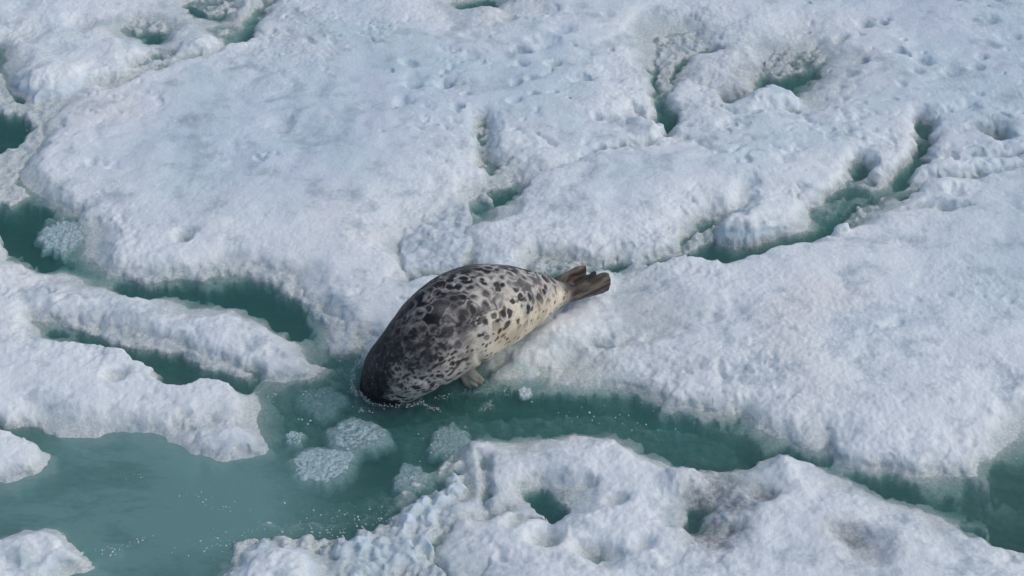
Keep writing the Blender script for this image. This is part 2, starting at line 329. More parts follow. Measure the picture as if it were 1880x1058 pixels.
# floes: who owns which piece of ice (first match wins); every floe moves on its own
OWN = [
 ('edge_lump', [(-200,380),(25,380),(20,462),(-200,458)], 'small white ice lump at the left picture edge above the arrow-shaped floe', 'ice lump'),
 ('round_floe', [(-200,120),(5,100),(40,108),(130,108),(190,118),(200,150),(150,176),(60,205),(-200,205)], 'smooth rounded pale floe beside the green channel, below the far left rubble field', 'ice floe'),
 ('rubble_floe', [(-200,-400),(520,-400),(500,-20),(470,20),(440,58),(400,82),(340,100),(292,110),(240,128),(200,150),(190,118),(130,108),(40,108),(5,100),(-200,120)], 'lumpy rubble ice with small green melt pools in the far left corner', 'ice floe'),
 ('ice_floe', [(-200,455),(60,470),(230,520),(420,540),(520,585),(620,650),(600,690),(500,712),(500,850),(400,855),(290,812),(100,812),(78,797),(20,775),(-200,765)], 'white floe split by a narrow green inlet into two tongues, left of the seal', 'ice floe'),
 ('small_floe', [(-200,765),(20,775),(78,797),(110,830),(100,890),(-200,910)], 'small white rounded floe at the left edge under the two-tongued floe', 'ice floe'),
 ('corner_floe', [(-300,940),(120,940),(260,990),(240,1400),(-300,1400)], 'small snowy floe in the near left corner beside open water', 'ice floe'),
 ('rubble_mound', [(300,960),(440,940),(600,985),(625,1060),(640,1400),(260,1400),(270,1000)], 'low heap of white snowy ice surrounded by slush, near edge of the bay', 'ice mound'),
 ('brash_ridge', [(600,985),(700,900),(800,890),(850,940),(800,985),(797,1010),(812,1040),(825,1070),(850,1400),(640,1400),(625,1060)], 'lumpy brash ice ridge in the foreground, left of the floe with dirty holes', 'brash ice'),
 ('pitted_floe', [(700,900),(780,790),(860,770),(1200,775),(1300,840),(1400,815),(1560,862),(1700,910),(2200,1010),(2300,1500),(850,1400),(825,1070),(812,1040),(797,1010),(800,985),(850,940),(800,890)], 'large foreground floe with deep grey dirty melt holes, nearest the camera', 'ice floe'),
 ('long_floe', [(828,395),(880,400),(905,395),(955,350),(955,328),(985,312),(1030,298),(1090,280),(1135,272),(1180,262),(1205,248),(1228,232),(1232,190),(1222,150),(1230,115),(1262,60),(1300,0),(1400,-400),(2600,-400),(2500,60),(1900,150),(1742,200),(1696,212),(1700,262),(1675,292),(1655,335),(1602,372),(1540,412),(1440,437),(1340,462),(1250,457),(1130,489),(1010,500),(950,520),(890,500),(845,464),(826,440)], 'long floe behind the seal reaching the far right corner, with hollows and green pools', 'ice floe'),
 ('seal_floe', [(950,520),(1010,500),(1130,489),(1250,457),(1340,462),(1440,437),(1540,412),(1602,372),(1655,335),(1675,292),(1700,262),(1696,212),(1742,200),(1900,150),(2500,60),(2600,1000),(1880,860),(1780,905),(1640,890),(1530,860),(1380,800),(1160,760),(880,740),(870,600)], 'wide smooth floe on the right carrying the rear of the seal', 'ice floe'),
 ('main_floe', None, 'broad white floe left of and behind the seal, one round dimple near its front', 'ice floe'),
]

def grid_mesh(xs, ys, cut=-.42, jitter=True):
    X, Y = np.meshgrid(xs, ys)
    z, dirt, edge = height(X, Y)
    return X, Y, z, dirt, edge

# ------------------------------------------------------------------ materials
def newmat(name):
    m = bpy.data.materials.new(name); m.use_nodes = True; m.node_tree.nodes.clear()
    return m, m.node_tree, m.node_tree.nodes, m.node_tree.links
def node(nt, t, **kw):
    n = nt.nodes.new(t)
    for k, v in kw.items():
        if k.startswith('i_'):
            key = k[2:]; key = int(key) if key.isdigit() else key.replace('_', ' ')
            n.inputs[key].default_value = v
        else: setattr(n, k, v)
    return n
def mixc(nt, fac, a, b):
    n = nt.nodes.new('ShaderNodeMix'); n.data_type = 'RGBA'
    for sock, v in ((0, fac), (6, a), (7, b)):
        if hasattr(v, 'links') or hasattr(v, 'is_output'): nt.links.new(v, n.inputs[sock])
        else: n.inputs[sock].default_value = v
    return n.outputs[2]
def mathn(nt, op, a, b=None, clamp=False):
    n = nt.nodes.new('ShaderNodeMath'); n.operation = op; n.use_clamp = clamp
    for i, v in enumerate((a, b)):
        if v is None: continue
        if isinstance(v, (int, float)): n.inputs[i].default_value = v
        else: nt.links.new(v, n.inputs[i])
    return n.outputs[0]
def maprange(nt, v, a, b, c=0.0, d=1.0, smooth=True):
    n = nt.nodes.new('ShaderNodeMapRange'); n.interpolation_type = 'SMOOTHSTEP' if smooth else 'LINEAR'
    nt.links.new(v, n.inputs[0])
    for i, q in enumerate((a, b, c, d)): n.inputs[i + 1].default_value = q
    return n.outputs[0]
def noise(nt, vec, scale, detail=4, rough=.5, dist=0.0):
    n = nt.nodes.new('ShaderNodeTexNoise'); n.inputs['Scale'].default_value = scale
    n.inputs['Detail'].default_value = detail; n.inputs['Roughness'].default_value = rough; n.inputs['Distortion'].default_value = dist
    nt.links.new(vec, n.inputs['Vector']); return n.outputs[0]

def make_snow():
    m, t, ns, lk = newmat('snow_ice')
    geo = node(t, 'ShaderNodeNewGeometry'); pos = geo.outputs['Position']
    sep = node(t, 'ShaderNodeSeparateXYZ'); lk.new(pos, sep.inputs[0]); z = sep.outputs[2]
    n1 = noise(t, pos, 22, 5, .6); n2 = noise(t, pos, 2.2, 3); n3 = noise(t, pos, 85, 3, .6); n4 = noise(t, pos, 240, 2, .5)
    # wet, slush-soaked ice near the waterline
    zz = mathn(t, 'ADD', z, mathn(t, 'MULTIPLY', mathn(t, 'SUBTRACT', n1, .5), .06))
    wet = maprange(t, zz, .062, .002)
    ra = node(t, 'ShaderNodeAttribute', attribute_name='rim')
    dry = mixc(t, maprange(t, n2, .38, .62), (.60, .74, .80, 1), (.66, .745, .83, 1))
    dry = mixc(t, maprange(t, mathn(t, 'ADD', ra.outputs['Fac'], mathn(t, 'MULTIPLY', mathn(t, 'SUBTRACT', n1, .5), .5)), .10, .62), dry, (.80, .865, .885, 1))
    warm = maprange(t, noise(t, pos, 1.1, 2), .58, .76, 0, .4)
    dry = mixc(t, warm, dry, (.84, .82, .77, 1))
    soaked = mixc(t, maprange(t, n3, .3, .7), (.46, .53, .52, 1), (.68, .73, .71, 1))
    col = mixc(t, wet, dry, soaked)
    # old melt patches on top, greyer grain
    old = maprange(t, noise(t, pos, 5.5, 6, .7), .49, .68, 0, .72)
    col = mixc(t, old, col, (.40, .50, .55, 1))
    da = node(t, 'ShaderNodeAttribute', attribute_name='dirt')
    dn = mathn(t, 'MULTIPLY', da.outputs['Fac'], maprange(t, noise(t, pos, 34, 6, .8), .34, .62, .30, 1.0))
    col = mixc(t, mathn(t, 'MULTIPLY', dn, .80), col, (.12, .135, .15, 1))
    spk = maprange(t, noise(t, pos, 130, 2, .5), .73, .78, 0, .4)
    col = mixc(t, mathn(t, 'MULTIPLY', spk, maprange(t, noise(t, pos, 3.0, 2), .5, .7)), col, (.22, .22, .22, 1))
    b = node(t, 'ShaderNodeBsdfPrincipled')
    lk.new(col, b.inputs['Base Color'])
    lk.new(maprange(t, wet, 0, 1, .7, .38, False), b.inputs['Roughness'])
    b.inputs['IOR'].default_value = 1.31; b.inputs['Specular IOR Level'].default_value = .35
    bm_ = node(t, 'ShaderNodeBump', i_Strength=.55, i_Distance=.012)
    h = mathn(t, 'ADD', mathn(t, 'MULTIPLY', n3, .42), mathn(t, 'MULTIPLY', n4, .22))
    h = mathn(t, 'ADD', h, mathn(t, 'MULTIPLY', n1, .8))
    lk.new(h, bm_.inputs['Height']); lk.new(bm_.outputs[0], b.inputs['Normal'])
    o = node(t, 'ShaderNodeOutputMaterial'); lk.new(b.outputs[0], o.inputs[0])
    return m
SNOW = make_snow()

def make_wetice():
    m, t, ns, lk = newmat('submerged_ice')
    geo = node(t, 'ShaderNodeNewGeometry'); pos = geo.outputs['Position']
    n1 = noise(t, pos, 60, 4, .7); n2 = noise(t, pos, 190, 2, .6)
    col = mixc(t, maprange(t, n1, .3, .8), (.30, .46, .48, 1), (.58, .72, .74, 1))
    col = mixc(t, maprange(t, n2, .62, .76, 0, .7), col, (.74, .84, .86, 1))
    b = node(t, 'ShaderNodeBsdfPrincipled', i_Roughness=.25); lk.new(col, b.inputs['Base Color'])
    bm_ = node(t, 'ShaderNodeBump', i_Strength=.6, i_Distance=.010); lk.new(mathn(t, 'ADD', n1, n2), bm_.inputs['Height'])
    lk.new(bm_.outputs[0], b.inputs['Normal'])
    o = node(t, 'ShaderNodeOutputMaterial'); lk.new(b.outputs[0], o.inputs[0])
    return m
WETICE = make_wetice()

def make_water():
    m, t, ns, lk = newmat('sea_water')
    geo = node(t, 'ShaderNodeNewGeometry'); pos = geo.outputs['Position']
    mp = node(t, 'ShaderNodeMapping'); mp.inputs['Scale'].default_value = (1, 1.7, 1); mp.inputs['Rotation'].default_value = (0, 0, .35); lk.new(pos, mp.inputs[0])
    rip = noise(t, mp.outputs[0], 7, 4, .55, .6); rip2 = noise(t, mp.outputs[0], 38, 3, .6, .4)
    bump = node(t, 'ShaderNodeBump', i_Strength=.7, i_Distance=.022)
    hgt = mathn(t, 'ADD', rip, mathn(t, 'MULTIPLY', rip2, .3))
    for (bx, by), am in ((P(690, 735), .35), (P(872, 712), .25)):      # rings spreading from the head and the fore flipper
        vd = node(t, 'ShaderNodeVectorMath', operation='DISTANCE'); lk.new(pos, vd.inputs[0]); vd.inputs[1].default_value = (bx, by, 0)
        dd = mathn(t, 'ADD', vd.outputs['Value'], mathn(t, 'MULTIPLY', rip, .08))
        wv = mathn(t, 'MULTIPLY', mathn(t, 'SINE', mathn(t, 'MULTIPLY', dd, 105)), mathn(t, 'POWER', 2.718, mathn(t, 'MULTIPLY', dd, -4.5)))
        hgt = mathn(t, 'ADD', hgt, mathn(t, 'MULTIPLY', wv, am))
    lk.new(hgt, bump.inputs['Height'])
    # milky meltwater: suspended fine ice makes the surface layer slightly opaque
    mn = noise(t, mp.outputs[0], 1.6, 5, .65, .8)
    milk = maprange(t, mn, .36, .70, .0, .34)
    for (bx, by), rad, am in ((P(200, 930), 1.15, .62), (P(520, 930), .6, .22), (P(560, 710), .35, .16), (P(1860, 900), .4, .22)):
        vd = node(t, 'ShaderNodeVectorMath', operation='DISTANCE'); lk.new(pos, vd.inputs[0]); vd.inputs[1].default_value = (bx, by, 0)
        dd = mathn(t, 'ADD', vd.outputs['Value'], mathn(t, 'MULTIPLY', mathn(t, 'SUBTRACT', mn, .5), 1.1 * rad))
        milk = mathn(t, 'ADD', milk, maprange(t, dd, rad, rad * .25, 0, am * 1.3), clamp=True)
    frz = maprange(t, noise(t, mp.outputs[0], 95, 3, .7), .60, .76, 0, .28)
    frz = mathn(t, 'MULTIPLY', frz, maprange(t, noise(t, pos, 2.4, 4, .6), .42, .66))
    trans = node(t, 'ShaderNodeBsdfTransparent'); dif = node(t, 'ShaderNodeBsdfDiffuse'); strk = noise(t, mp.outputs[0], 26, 4, .7, .5)
    tint = mathn(t, 'ADD', milk, mathn(t, 'MULTIPLY', mathn(t, 'SUBTRACT', strk, .5), .55))
    lk.new(mixc(t, maprange(t, tint, .05, .95, 0, 1, False), (.050, .150, .130, 1), (.26, .50, .48, 1)), dif.inputs[0])
    milk = mathn(t, 'ADD', mathn(t, 'MULTIPLY', milk, .62), .02, clamp=True)
    dif2 = node(t, 'ShaderNodeBsdfDiffuse'); dif2.inputs[0].default_value = (.5, .62, .63, 1)
    mx = node(t, 'ShaderNodeMixShader'); lk.new(milk, mx.inputs[0]); lk.new(trans.outputs[0], mx.inputs[1]); lk.new(dif.outputs[0], mx.inputs[2])
    mx1 = node(t, 'ShaderNodeMixShader'); lk.new(frz, mx1.inputs[0]); lk.new(mx.outputs[0], mx1.inputs[1]); lk.new(dif2.outputs[0], mx1.inputs[2])
    gl = node(t, 'ShaderNodeBsdfGlossy'); gl.inputs['Roughness'].default_value = .12; lk.new(bump.outputs[0], gl.inputs['Normal'])
    lw = node(t, 'ShaderNodeLayerWeight'); lk.new(bump.outputs[0], lw.inputs['Normal'])
    fac = mathn(t, 'ADD', .02, mathn(t, 'MULTIPLY', mathn(t, 'POWER', lw.outputs['Facing'], 5.0), .98))
    mx2 = node(t, 'ShaderNodeMixShader'); lk.new(fac, mx2.inputs[0]); lk.new(mx1.outputs[0], mx2.inputs[1]); lk.new(gl.outputs[0], mx2.inputs[2])
    va = node(t, 'ShaderNodeVolumeAbsorption'); va.inputs['Color'].default_value = (.30, .65, .625, 1); va.inputs['Density'].default_value = 19.0
    vs = node(t, 'ShaderNodeVolumeScatter'); vs.inputs['Color'].default_value = (.42, .90, .88, 1); vs.inputs['Density'].default_value = 7.5; vs.inputs['Anisotropy'].default_value = .2
    ad = node(t, 'ShaderNodeAddShader'); lk.new(va.outputs[0], ad.inputs[0]); lk.new(vs.outputs[0], ad.inputs[1])
    o = node(t, 'ShaderNodeOutputMaterial'); lk.new(mx2.outputs[0], o.inputs[0]); lk.new(ad.outputs[0], o.inputs[1])
    return m
WATER = make_water()
def make_deep():
    m, t, ns, lk = newmat('deep_milky_water')
    geo = node(t, 'ShaderNodeNewGeometry')
    n = noise(t, geo.outputs['Position'], 1.2, 4, .6)
    b = node(t, 'ShaderNodeBsdfDiffuse'); lk.new(mixc(t, n, (.20, .30, .29, 1), (.34, .44, .43, 1)), b.inputs[0])
    o = node(t, 'ShaderNodeOutputMaterial'); lk.new(b.outputs[0], o.inputs[0]); return m
DEEP = make_deep()

# ------------------------------------------------------------------ object helpers
def mk(name, verts, faces, mat=None, parent=None, smooth=True, attrs=None):
    me = bpy.data.meshes.new(name)
    v = np.asarray(verts, dtype=np.float32); f = np.asarray(faces, dtype=np.int32)
    me.vertices.add(len(v)); me.vertices.foreach_set('co', v.ravel())
    k = f.shape[1]
    me.loops.add(f.size); me.loops.foreach_set('vertex_index', f.ravel())
    me.polygons.add(len(f)); me.polygons.foreach_set('loop_start', np.arange(0, f.size, k, dtype=np.int32))
    me.update(calc_edges=True)
    if smooth: me.polygons.foreach_set('use_smooth', np.ones(len(f), bool))
    for an, av in (attrs or {}).items():
        if av.ndim == 1:
            a = me.attributes.new(an, 'FLOAT', 'POINT'); a.data.foreach_set('value', av.astype(np.float32))
        else:
            a = me.attributes.new(an, 'FLOAT_COLOR', 'POINT'); a.data.foreach_set('color', av.astype(np.float32).ravel())
    if mat: me.materials.append(mat)
    o = bpy.data.objects.new(name, me); COL.objects.link(o)
    if parent: o.parent = parent
    return o
def tag(o, label=None, cat=None, group=None, kind=None):
    if label: o['label'] = label
    if cat: o['category'] = cat
    if group: o['group'] = group
    if kind: o['kind'] = kind
    return o

# ------------------------------------------------------------------ the ice
STEP = 0.0072
xs = np.arange(X0, X1, STEP); ys = np.arange(Y0, Y1, STEP)
GX, GY = np.meshgrid(xs, ys)
GZ, GD, GE = height(GX, GY)
# crumbly banks: push the surface sideways as well so edges overhang and fray
steep = np.hypot(*np.gradient(GZ, STEP))
amp = sst(.15, 1.2, steep) * .011
OX = GX + perlin(GX * 30, GZ * 30 + GY * 18, 201) * amp + perlin(GX * 9, GY * 9, 203) * amp * .8
OY = GY + perlin(GX * 30 + 40, GZ * 30 + GY * 18, 202) * amp + perlin(GX * 9, GY * 9, 204) * amp * .8
CUT = -.24
# owners evaluated with the same warp as the banks
WXo = fbm(GX * 5, GY * 5, 11, 3) * .05 * .6; WYo = fbm(GX * 5, GY * 5, 21, 3) * .05 * .6
own = np.full(GX.shape, len(OWN) - 1)
for k in range(len(OWN) - 2, -1, -1):
    F = sdf([P(a, b, .04) for a, b in OWN[k][1]])
    own[samp(F, GX + WXo, GY + WYo) < 0] = k
ny, nx = GX.shape
idx = np.arange(nx * ny).reshape(ny, nx)
q = np.stack([idx[:-1, :-1], idx[:-1, 1:], idx[1:, 1:], idx[1:, :-1]], -1).reshape(-1, 4)
zf = GZ.ravel(); of = own.ravel()
keep = zf[q].max(1) > CUT
q = q[keep]; qo = of[q[:, 0]]
V = np.stack([OX.ravel(), OY.ravel(), zf], 1); Dv = GD.ravel(); Ev = GE.ravel()
for k, (nm, poly, lab, cat) in enumerate(OWN):
    qq = q[qo == k]
    if not len(qq): continue
    u, inv = np.unique(qq.ravel(), return_inverse=True)
    o = mk(nm, V[u], inv.reshape(-1, 4), SNOW, attrs={'dirt': Dv[u], 'rim': Ev[u]})
    tag(o, lab, cat)

# far and side continuation of the pack, coarser
def outer():
    st = .05
    xo = np.arange(-14, 14.01, st); yo = np.arange(-6, 26, st)
    X, Y = np.meshgrid(xo, yo)
    z = .08 + fbm(X * .8, Y * .8, 31, 3) * .05 + fbm(X * 3, Y * 3, 61, 3) * .03 + (billow(X * 7, Y * 7, 71, 2) - .3) * .03
    crack = np.abs(perlin(X * .35, Y * .35, 301)); z = z - .5 * sst(.06, .0, crack)
    n_y, n_x = X.shape; ii = np.arange(n_x * n_y).reshape(n_y, n_x)
    f = np.stack([ii[:-1, :-1], ii[:-1, 1:], ii[1:, 1:], ii[1:, :-1]], -1).reshape(-1, 4)
    xf, yf = X.ravel()[f], Y.ravel()[f]
    inside = ((xf > X0 + .02) & (xf < X1 - .02) & (yf > Y0 + .02) & (yf < Y1 - .02)).all(1)
    f = f[~inside]
    V_ = np.stack([X.ravel(), Y.ravel(), z.ravel()], 1)
    u, inv = np.unique(f.ravel(), return_inverse=True)
    o = mk('pack_ice', V_[u], inv.reshape(-1, 4), SNOW, attrs={'dirt': np.zeros(len(u)), 'rim': np.zeros(len(u))})
    tag(o, kind='structure')
outer()

# ------------------------------------------------------------------ water
def box(name, x0, x1, y0, y1, z0, z1, mat):
    v = [(x, y, z) for z in (z0, z1) for x, y in ((x0, y0), (x1, y0), (x1, y1), (x0, y1))]
    f = [(3, 2, 1, 0), (4, 5, 6, 7), (0, 1, 5, 4), (1, 2, 6, 5), (2, 3, 7, 6), (3, 0, 4, 7)]
    return mk(name, v, f, mat, smooth=False)
tag(box('sea_water', -60, 60, -8, 90, -3.0, 0.0, WATER), kind='structure')
def deep():
    xo = np.linspace(-40, 40, 300); yo = np.linspace(-7.5, 60, 300); X, Y = np.meshgrid(xo, yo)
    z = -.155 + fbm(X * .5, Y * .5, 77, 2) * .03
    ii = np.arange(90000).reshape(300, 300)
    f = np.stack([ii[:-1, :-1], ii[:-1, 1:], ii[1:, 1:], ii[1:, :-1]], -1).reshape(-1, 4)
    tag(mk('deep_water', np.stack([X.ravel(), Y.ravel(), z.ravel()], 1), f, DEEP), kind='structure')
deep()
# ------------------------------------------------------------------ seal
def catmull(P_, n):
    P_ = np.asarray(P_, float); Q = np.vstack([2 * P_[0] - P_[1], P_, 2 * P_[-1] - P_[-2]]); out = []
    for i in range(len(P_) - 1):
        a, b, c, d = Q[i:i + 4]
        for t in np.linspace(0, 1, n, endpoint=False):
            out.append(.5 * (2 * b + (c - a) * t + (2 * a - 5 * b + 4 * c - d) * t * t + (3 * b - a - 3 * c + d) * t ** 3))
    out.append(P_[-1]); return np.array(out)
def frames(c):
    T = np.gradient(c, axis=0); T /= np.linalg.norm(T, axis=1)[:, None]
    S_ = np.cross(T, [0, 0, 1.]); S_ /= np.linalg.norm(S_, axis=1)[:, None] + 1e-9
    return T, S_, np.cross(S_, T)
def loft(path, n=6, k=36, flat=1.0):
    """path rows: x,y,z,rs,rv"""
    A = catmull(path, n); c = A[:, :3]; T, S_, U_ = frames(c)
    th = np.linspace(0, 2 * math.pi, k, endpoint=False); vs = []
    for i in range(len(c)):
        rv = np.where(np.sin(th) < 0, A[i, 4] * flat, A[i, 4])
        vs.append(c[i] + np.outer(np.cos(th) * A[i, 3], S_[i]) + np.outer(np.sin(th) * rv, U_[i]))
    v = np.vstack(vs + [c[:1] - T[:1] * A[0, 3] * .5, c[-1:] + T[-1:] * A[-1, 3] * .6]); f = []
    m = len(c)
    for i in range(m - 1):
        for j in range(k):
            a = i * k + j; b = i * k + (j + 1) % k; f.append((a, b, b + k, a + k))
    for j in range(k):
        f.append((m * k, (j + 1) % k, j)); f.append((m * k + 1, (m - 1) * k + j, (m - 1) * k + (j + 1) % k))
    return v, f
SPINE = [(1052,533,.145,.034,.034),(1038,537,.150,.048,.044),(1022,540,.165,.062,.060),(998,543,.19,.094,.092),(970,547,.22,.128,.124),(935,555,.25,.166,.162),(898,566,.275,.198,.192),
 (856,584,.282,.212,.204),(820,607,.272,.208,.202),(784,636,.230,.192,.188),(751,666,.15,.168,.166),(722,692,.05,.142,.138),(709,717,-.055,.116,.112),
 (704,733,-.088,.096,.092),(703,748,-.088,.078,.074),(704,762,-.090,.060,.055),(708,774,-.095,.042,.036)]
def sp(a): x, y = P(a[0], a[1], a[2]); return (x, y, a[2], a[3], a[4])
def build_seal():
    spine = [sp(a) for a in SPINE]
    parts = [loft(spine, 8, 48, .92)]
    def digit(pts): parts.append(loft([sp(p) for p in pts], 5, 14))
    # hind flippers: folded paddles, the inner digits showing between them
    digit([(1030,544,.15,.040,.040), (1058,538,.15,.026,.040), (1086,527,.152,.024,.050), (1106,520,.15,.022,.056), (1117,518,.148,.018,.048)])
    for tip, mid in [((1113,511,.155),(1094,518,.155)), ((1116,518,.145),(1096,524,.145)), ((1109,526,.132),(1090,531,.13))]:
        digit([(1060,536,.15,.018,.018), mid + (.020, .018), tip + (.012, .012)])
    digit([(1016,526,.172,.030,.034), (1040,512,.174,.014,.030), (1060,503,.178,.015,.038), (1073,499,.172,.014,.032)])
    digit([(1030,528,.150,.02,.02), (1056,516,.145,.010,.012), (1078,508,.138,.009,.010)])
    digit([(1040,526,.140,.02,.02), (1070,516,.130,.011,.016), (1092,504,.125,.012,.018)])
    digit([(1008,523,.19,.030,.018), (1028,524,.190,.022,.013), (1046,527,.182,.010,.008)])       # tail
    # near fore flipper dipping into the water
    for tip, mid in [((886,698,.010),(872,688,.034)), ((883,705,.0),(869,693,.024)), ((875,710,-.008),(862,698,.01)), ((863,713,-.018),(855,703,.0))]:
        digit([(848,668,.085,.045,.036), mid + (.019, .016), tip + (.010, .009)])
    for tip, d in [((886,698,.010),(4,3)),((883,705,.0),(4,4)),((875,710,-.008),(3,4))]:      # claws
        digit([tip + (.006, .006), (tip[0] + d[0] * .6, tip[1] + d[1] * .6, tip[2], .004, .004), (tip[0] + d[0], tip[1] + d[1], tip[2] - .004, .0015, .0015)])
    me = bpy.data.meshes.new('t'); vs = []; fs = []
    for v, f in parts:
        o = len(vs); vs += [tuple(p) for p in v]; fs += [tuple(i + o for i in q_) for q_ in f]
    me.from_pydata(vs, [], fs); me.update()
    ob = bpy.data.objects.new('t', me); COL.objects.link(ob)
    md = ob.modifiers.new('r', 'REMESH'); md.mode = 'VOXEL'; md.voxel_size = .0034
    sm = ob.modifiers.new('s', 'SMOOTH'); sm.iterations = 5; sm.factor = .5
    dg = bpy.context.evaluated_depsgraph_get(); dg.update()
    m2 = bpy.data.meshes.new_from_object(ob.evaluated_get(dg)); bpy.data.objects.remove(ob)
    n = len(m2.vertices); co = np.empty(n * 3, np.float32); m2.vertices.foreach_get('co', co); co = co.reshape(-1, 3).astype(float)
    # body coordinates: arc length a, angle phi (0 = back, positive towards the camera side)
    A = catmull(spine, 36); c = A[:, :3]; T, S_, U_ = frames(c)
    arc = np.concatenate([[0], np.cumsum(np.linalg.norm(np.diff(c, axis=0), axis=1))])
    best = np.full(n, 9e9); bi = np.zeros(n, int)
    for i in range(len(c)):
        d = ((co - c[i]) ** 2).sum(1); m = d < best; best[m] = d[m]; bi[m] = i
    rel = co - c[bi]; tt = (rel * T[bi]).sum(1); a = arc[bi] + tt
    phi = np.degrees(np.arctan2(-(rel * S_[bi]).sum(1), (rel * U_[bi]).sum(1)))
    rr = np.sqrt(best)
    # soft folds of skin and blubber
    L = arc[-1]; s = a / L
    fold = .012 * np.exp(-((s - .50 + .03 * np.sin(phi / 20)) / .010) ** 2) * sst(65, 95, phi) * sst(160, 125, phi)
    fold += .006 * np.exp(-((s - .645 + .012 * np.sin(phi / 14)) / .009) ** 2) * sst(35, 70, phi) + .004 * np.exp(-((s - .12) / .010) ** 2) + .005 * np.exp(-((s - .17 + .01 * np.sin(phi / 18)) / .010) ** 2) * sst(30, 80, phi) + .004 * np.exp(-((s - .235) / .010) ** 2) * sst(70, 110, phi)
    lump_ = perlin(a * 5, phi / 28., 401) * .007
    nrm = rel / (rr[:, None] + 1e-6)
    onb = sst(.03, .09, rr)
    co2 = co + nrm * ((lump_ - fold) * onb)[:, None]
    m2.vertices.foreach_set('co', co2.astype(np.float32).ravel())
    b = np.radians(phi) * .21
    q3 = co + np.stack([perlin3(co * 16, 411), perlin3(co * 16, 412), perlin3(co * 16, 413)], 1) * .012 + np.stack([perlin3(co * 55, 414), perlin3(co * 55, 415), perlin3(co * 55, 416)], 1) * .0035
    # hair direction: cells slightly drawn out along the body
    ta = np.array([-.75, -.62, -.22]); ta /= np.linalg.norm(ta); q3s = q3 - np.outer((q3 @ ta) * .34, ta)
    wa = a + fbm(a * 12, b * 12, 411, 3) * .020 + fbm(a * 50, b * 50, 412, 2) * .006; wb = b + fbm(a * 12, b * 12, 421, 3) * .020 + fbm(a * 50, b * 50, 422, 2) * .006
    front = sst(.38, .66, s)
    one = np.ones(n)
    def C3(r_, g_, b_): return np.outer(one, [r_, g_, b_])
    def mixv(x, y, t): return x * (1 - t)[:, None] + y * t[:, None]
    rag = fbm3(q3 * 7, 431, 4)
    fine = fbm3(q3 * 32, 432, 3)
    hair = fbm3((q3 - np.outer((q3 @ ta) * .8, ta)) * 80, 441, 2)
    blk = sst(18, -18, phi - (-10 + 62 * front + 55 * sst(.60, .78, s)) + rag * 55 + hair * 12)            # black saddle of the back and shoulders
    crm = sst(-14 - 26 * front, 16 + 18 * front, phi - (54 + 32 * front) + rag * 45 + hair * 14)            # cream of the flank and belly
    belly = mixv(C3(.84, .75, .57), C3(.62, .53, .40), sst(-.1, .35, fbm3(q3 * 6, 451, 3)))
    belly = mixv(belly, C3(.56, .54, .50), front)
    col = mixv(C3(.115, .112, .115), C3(.32, .31, .28), sst(-.2, .4, rag + fine * .5) * (1 - .8 * front))
    col = col * (1 - .5 * front)[:, None]
    col = mixv(col, belly, crm)
    col = mixv(col, C3(.010, .011, .014), blk)
    # ringed blotches over back and hindquarters
    for cs, sd_, th_, up in ((.060, 461, .2, 74), (.042, 466, .45, 90)):
        d, d2, idv = worley3(q3 / cs, sd_)
        gap = sst(.0, .16, d2 - d)
        has = (idv > th_) * gap; rad = .26 + .22 * idv
        z1 = sst(-70, -10, phi) * sst(up + 12, up - 18, phi) * sst(.03, .10, s)
        core = sst(rad + .08, rad - .08, d) * has * z1
        ring = np.exp(-((d - rad - .20) / .13) ** 2) * (idv > th_) * z1 * (1 - .9 * sst(.46, .66, s)) * (1 - .45 * sst(15, -25, phi))
        col = mixv(col, C3(.56, .54, .49), np.clip(ring * (.75 + .6 * fine + .4 * hair), 0, 1))
        tone = mixv(C3(.015, .016, .019), C3(.050, .047, .049), sst(.4, .95, idv) * (1 - blk))
        col = mixv(col, tone, core * .95 * (1 - .6 * front))
    # large merged dark patches
    sad = sst(.08, .26, fbm3(q3 * 6.5, 481, 3) + hair * .1) * sst(84, 56, phi) * sst(.1, .22, s)
    col = mixv(col, C3(.036, .036, .042), sad * .72)
    # small brown and black spots of the flank, denser forward
    for cs, sd_, k1 in ((.030, 491, 1.), (.021, 496, .9), (.015, 499, .6)):
        d, d2, idv = worley3(q3s / cs, sd_)
        m = idv < (.12 + .72 * front) * k1 * (1 + 1.2 * rag)
        zone = sst(165, 140, phi) * sst(38, 62, phi + 25 * front)
        brown = mixv(C3(.03, .03, .033), C3(.15, .085, .05), sst(70, 100, phi) * (1 - .95 * sst(.50, .62, s)))
        col = mixv(col, brown, sst(.50, .22, d) * m * zone * .95)
    # pale flecks in the dark shoulder
    d, d2, idv = worley3((q3 - np.outer((q3 @ ta) * .6, ta)) / .014, 501)
    fl = sst(.5, .1, d) * (idv < .5) * front * sst(-10, 55, phi) * sst(120, 80, phi)
    col = mixv(col, C3(.26, .255, .24), np.clip(fl * (.45 + .8 * rag + .5 * fine), 0, 1))
    # flippers and tail: bare brown-grey skin
    tx = co[:, 0]; ty = co[:, 1]
    ax, ay = P(1028, 540, .15); fl_ = sst(-.03, .05, (tx - ax) * .9 + (ty - ay) * .3)
    skin = mixv(np.outer(one, [.045, .038, .034]), np.outer(one, [.165, .145, .120]), sst(-.35, .4, fbm(tx * 10 + ty * 6, co[:, 2] * 60 - (tx * -.45 + ty * .9) * 30, 521, 3)))
    inner = sst(1.0, .0, np.abs((co[:, 2] - .132) / .012)) * 0
    col = mixv(col, skin, fl_)
    p0 = np.array(P3(1046, 521, .140)); p1 = np.array(P3(1094, 503, .128)); dv = p1 - p0; tl = np.clip(((co - p0) @ dv) / (dv @ dv), 0, 1)
    dl = np.linalg.norm(co - p0 - tl[:, None] * dv, axis=1); col = mixv(col, C3(.014, .013, .014), sst(.026, .014, dl) * .85)      # shaded gap between the flipper lobes, painted dark along the folded inner digits
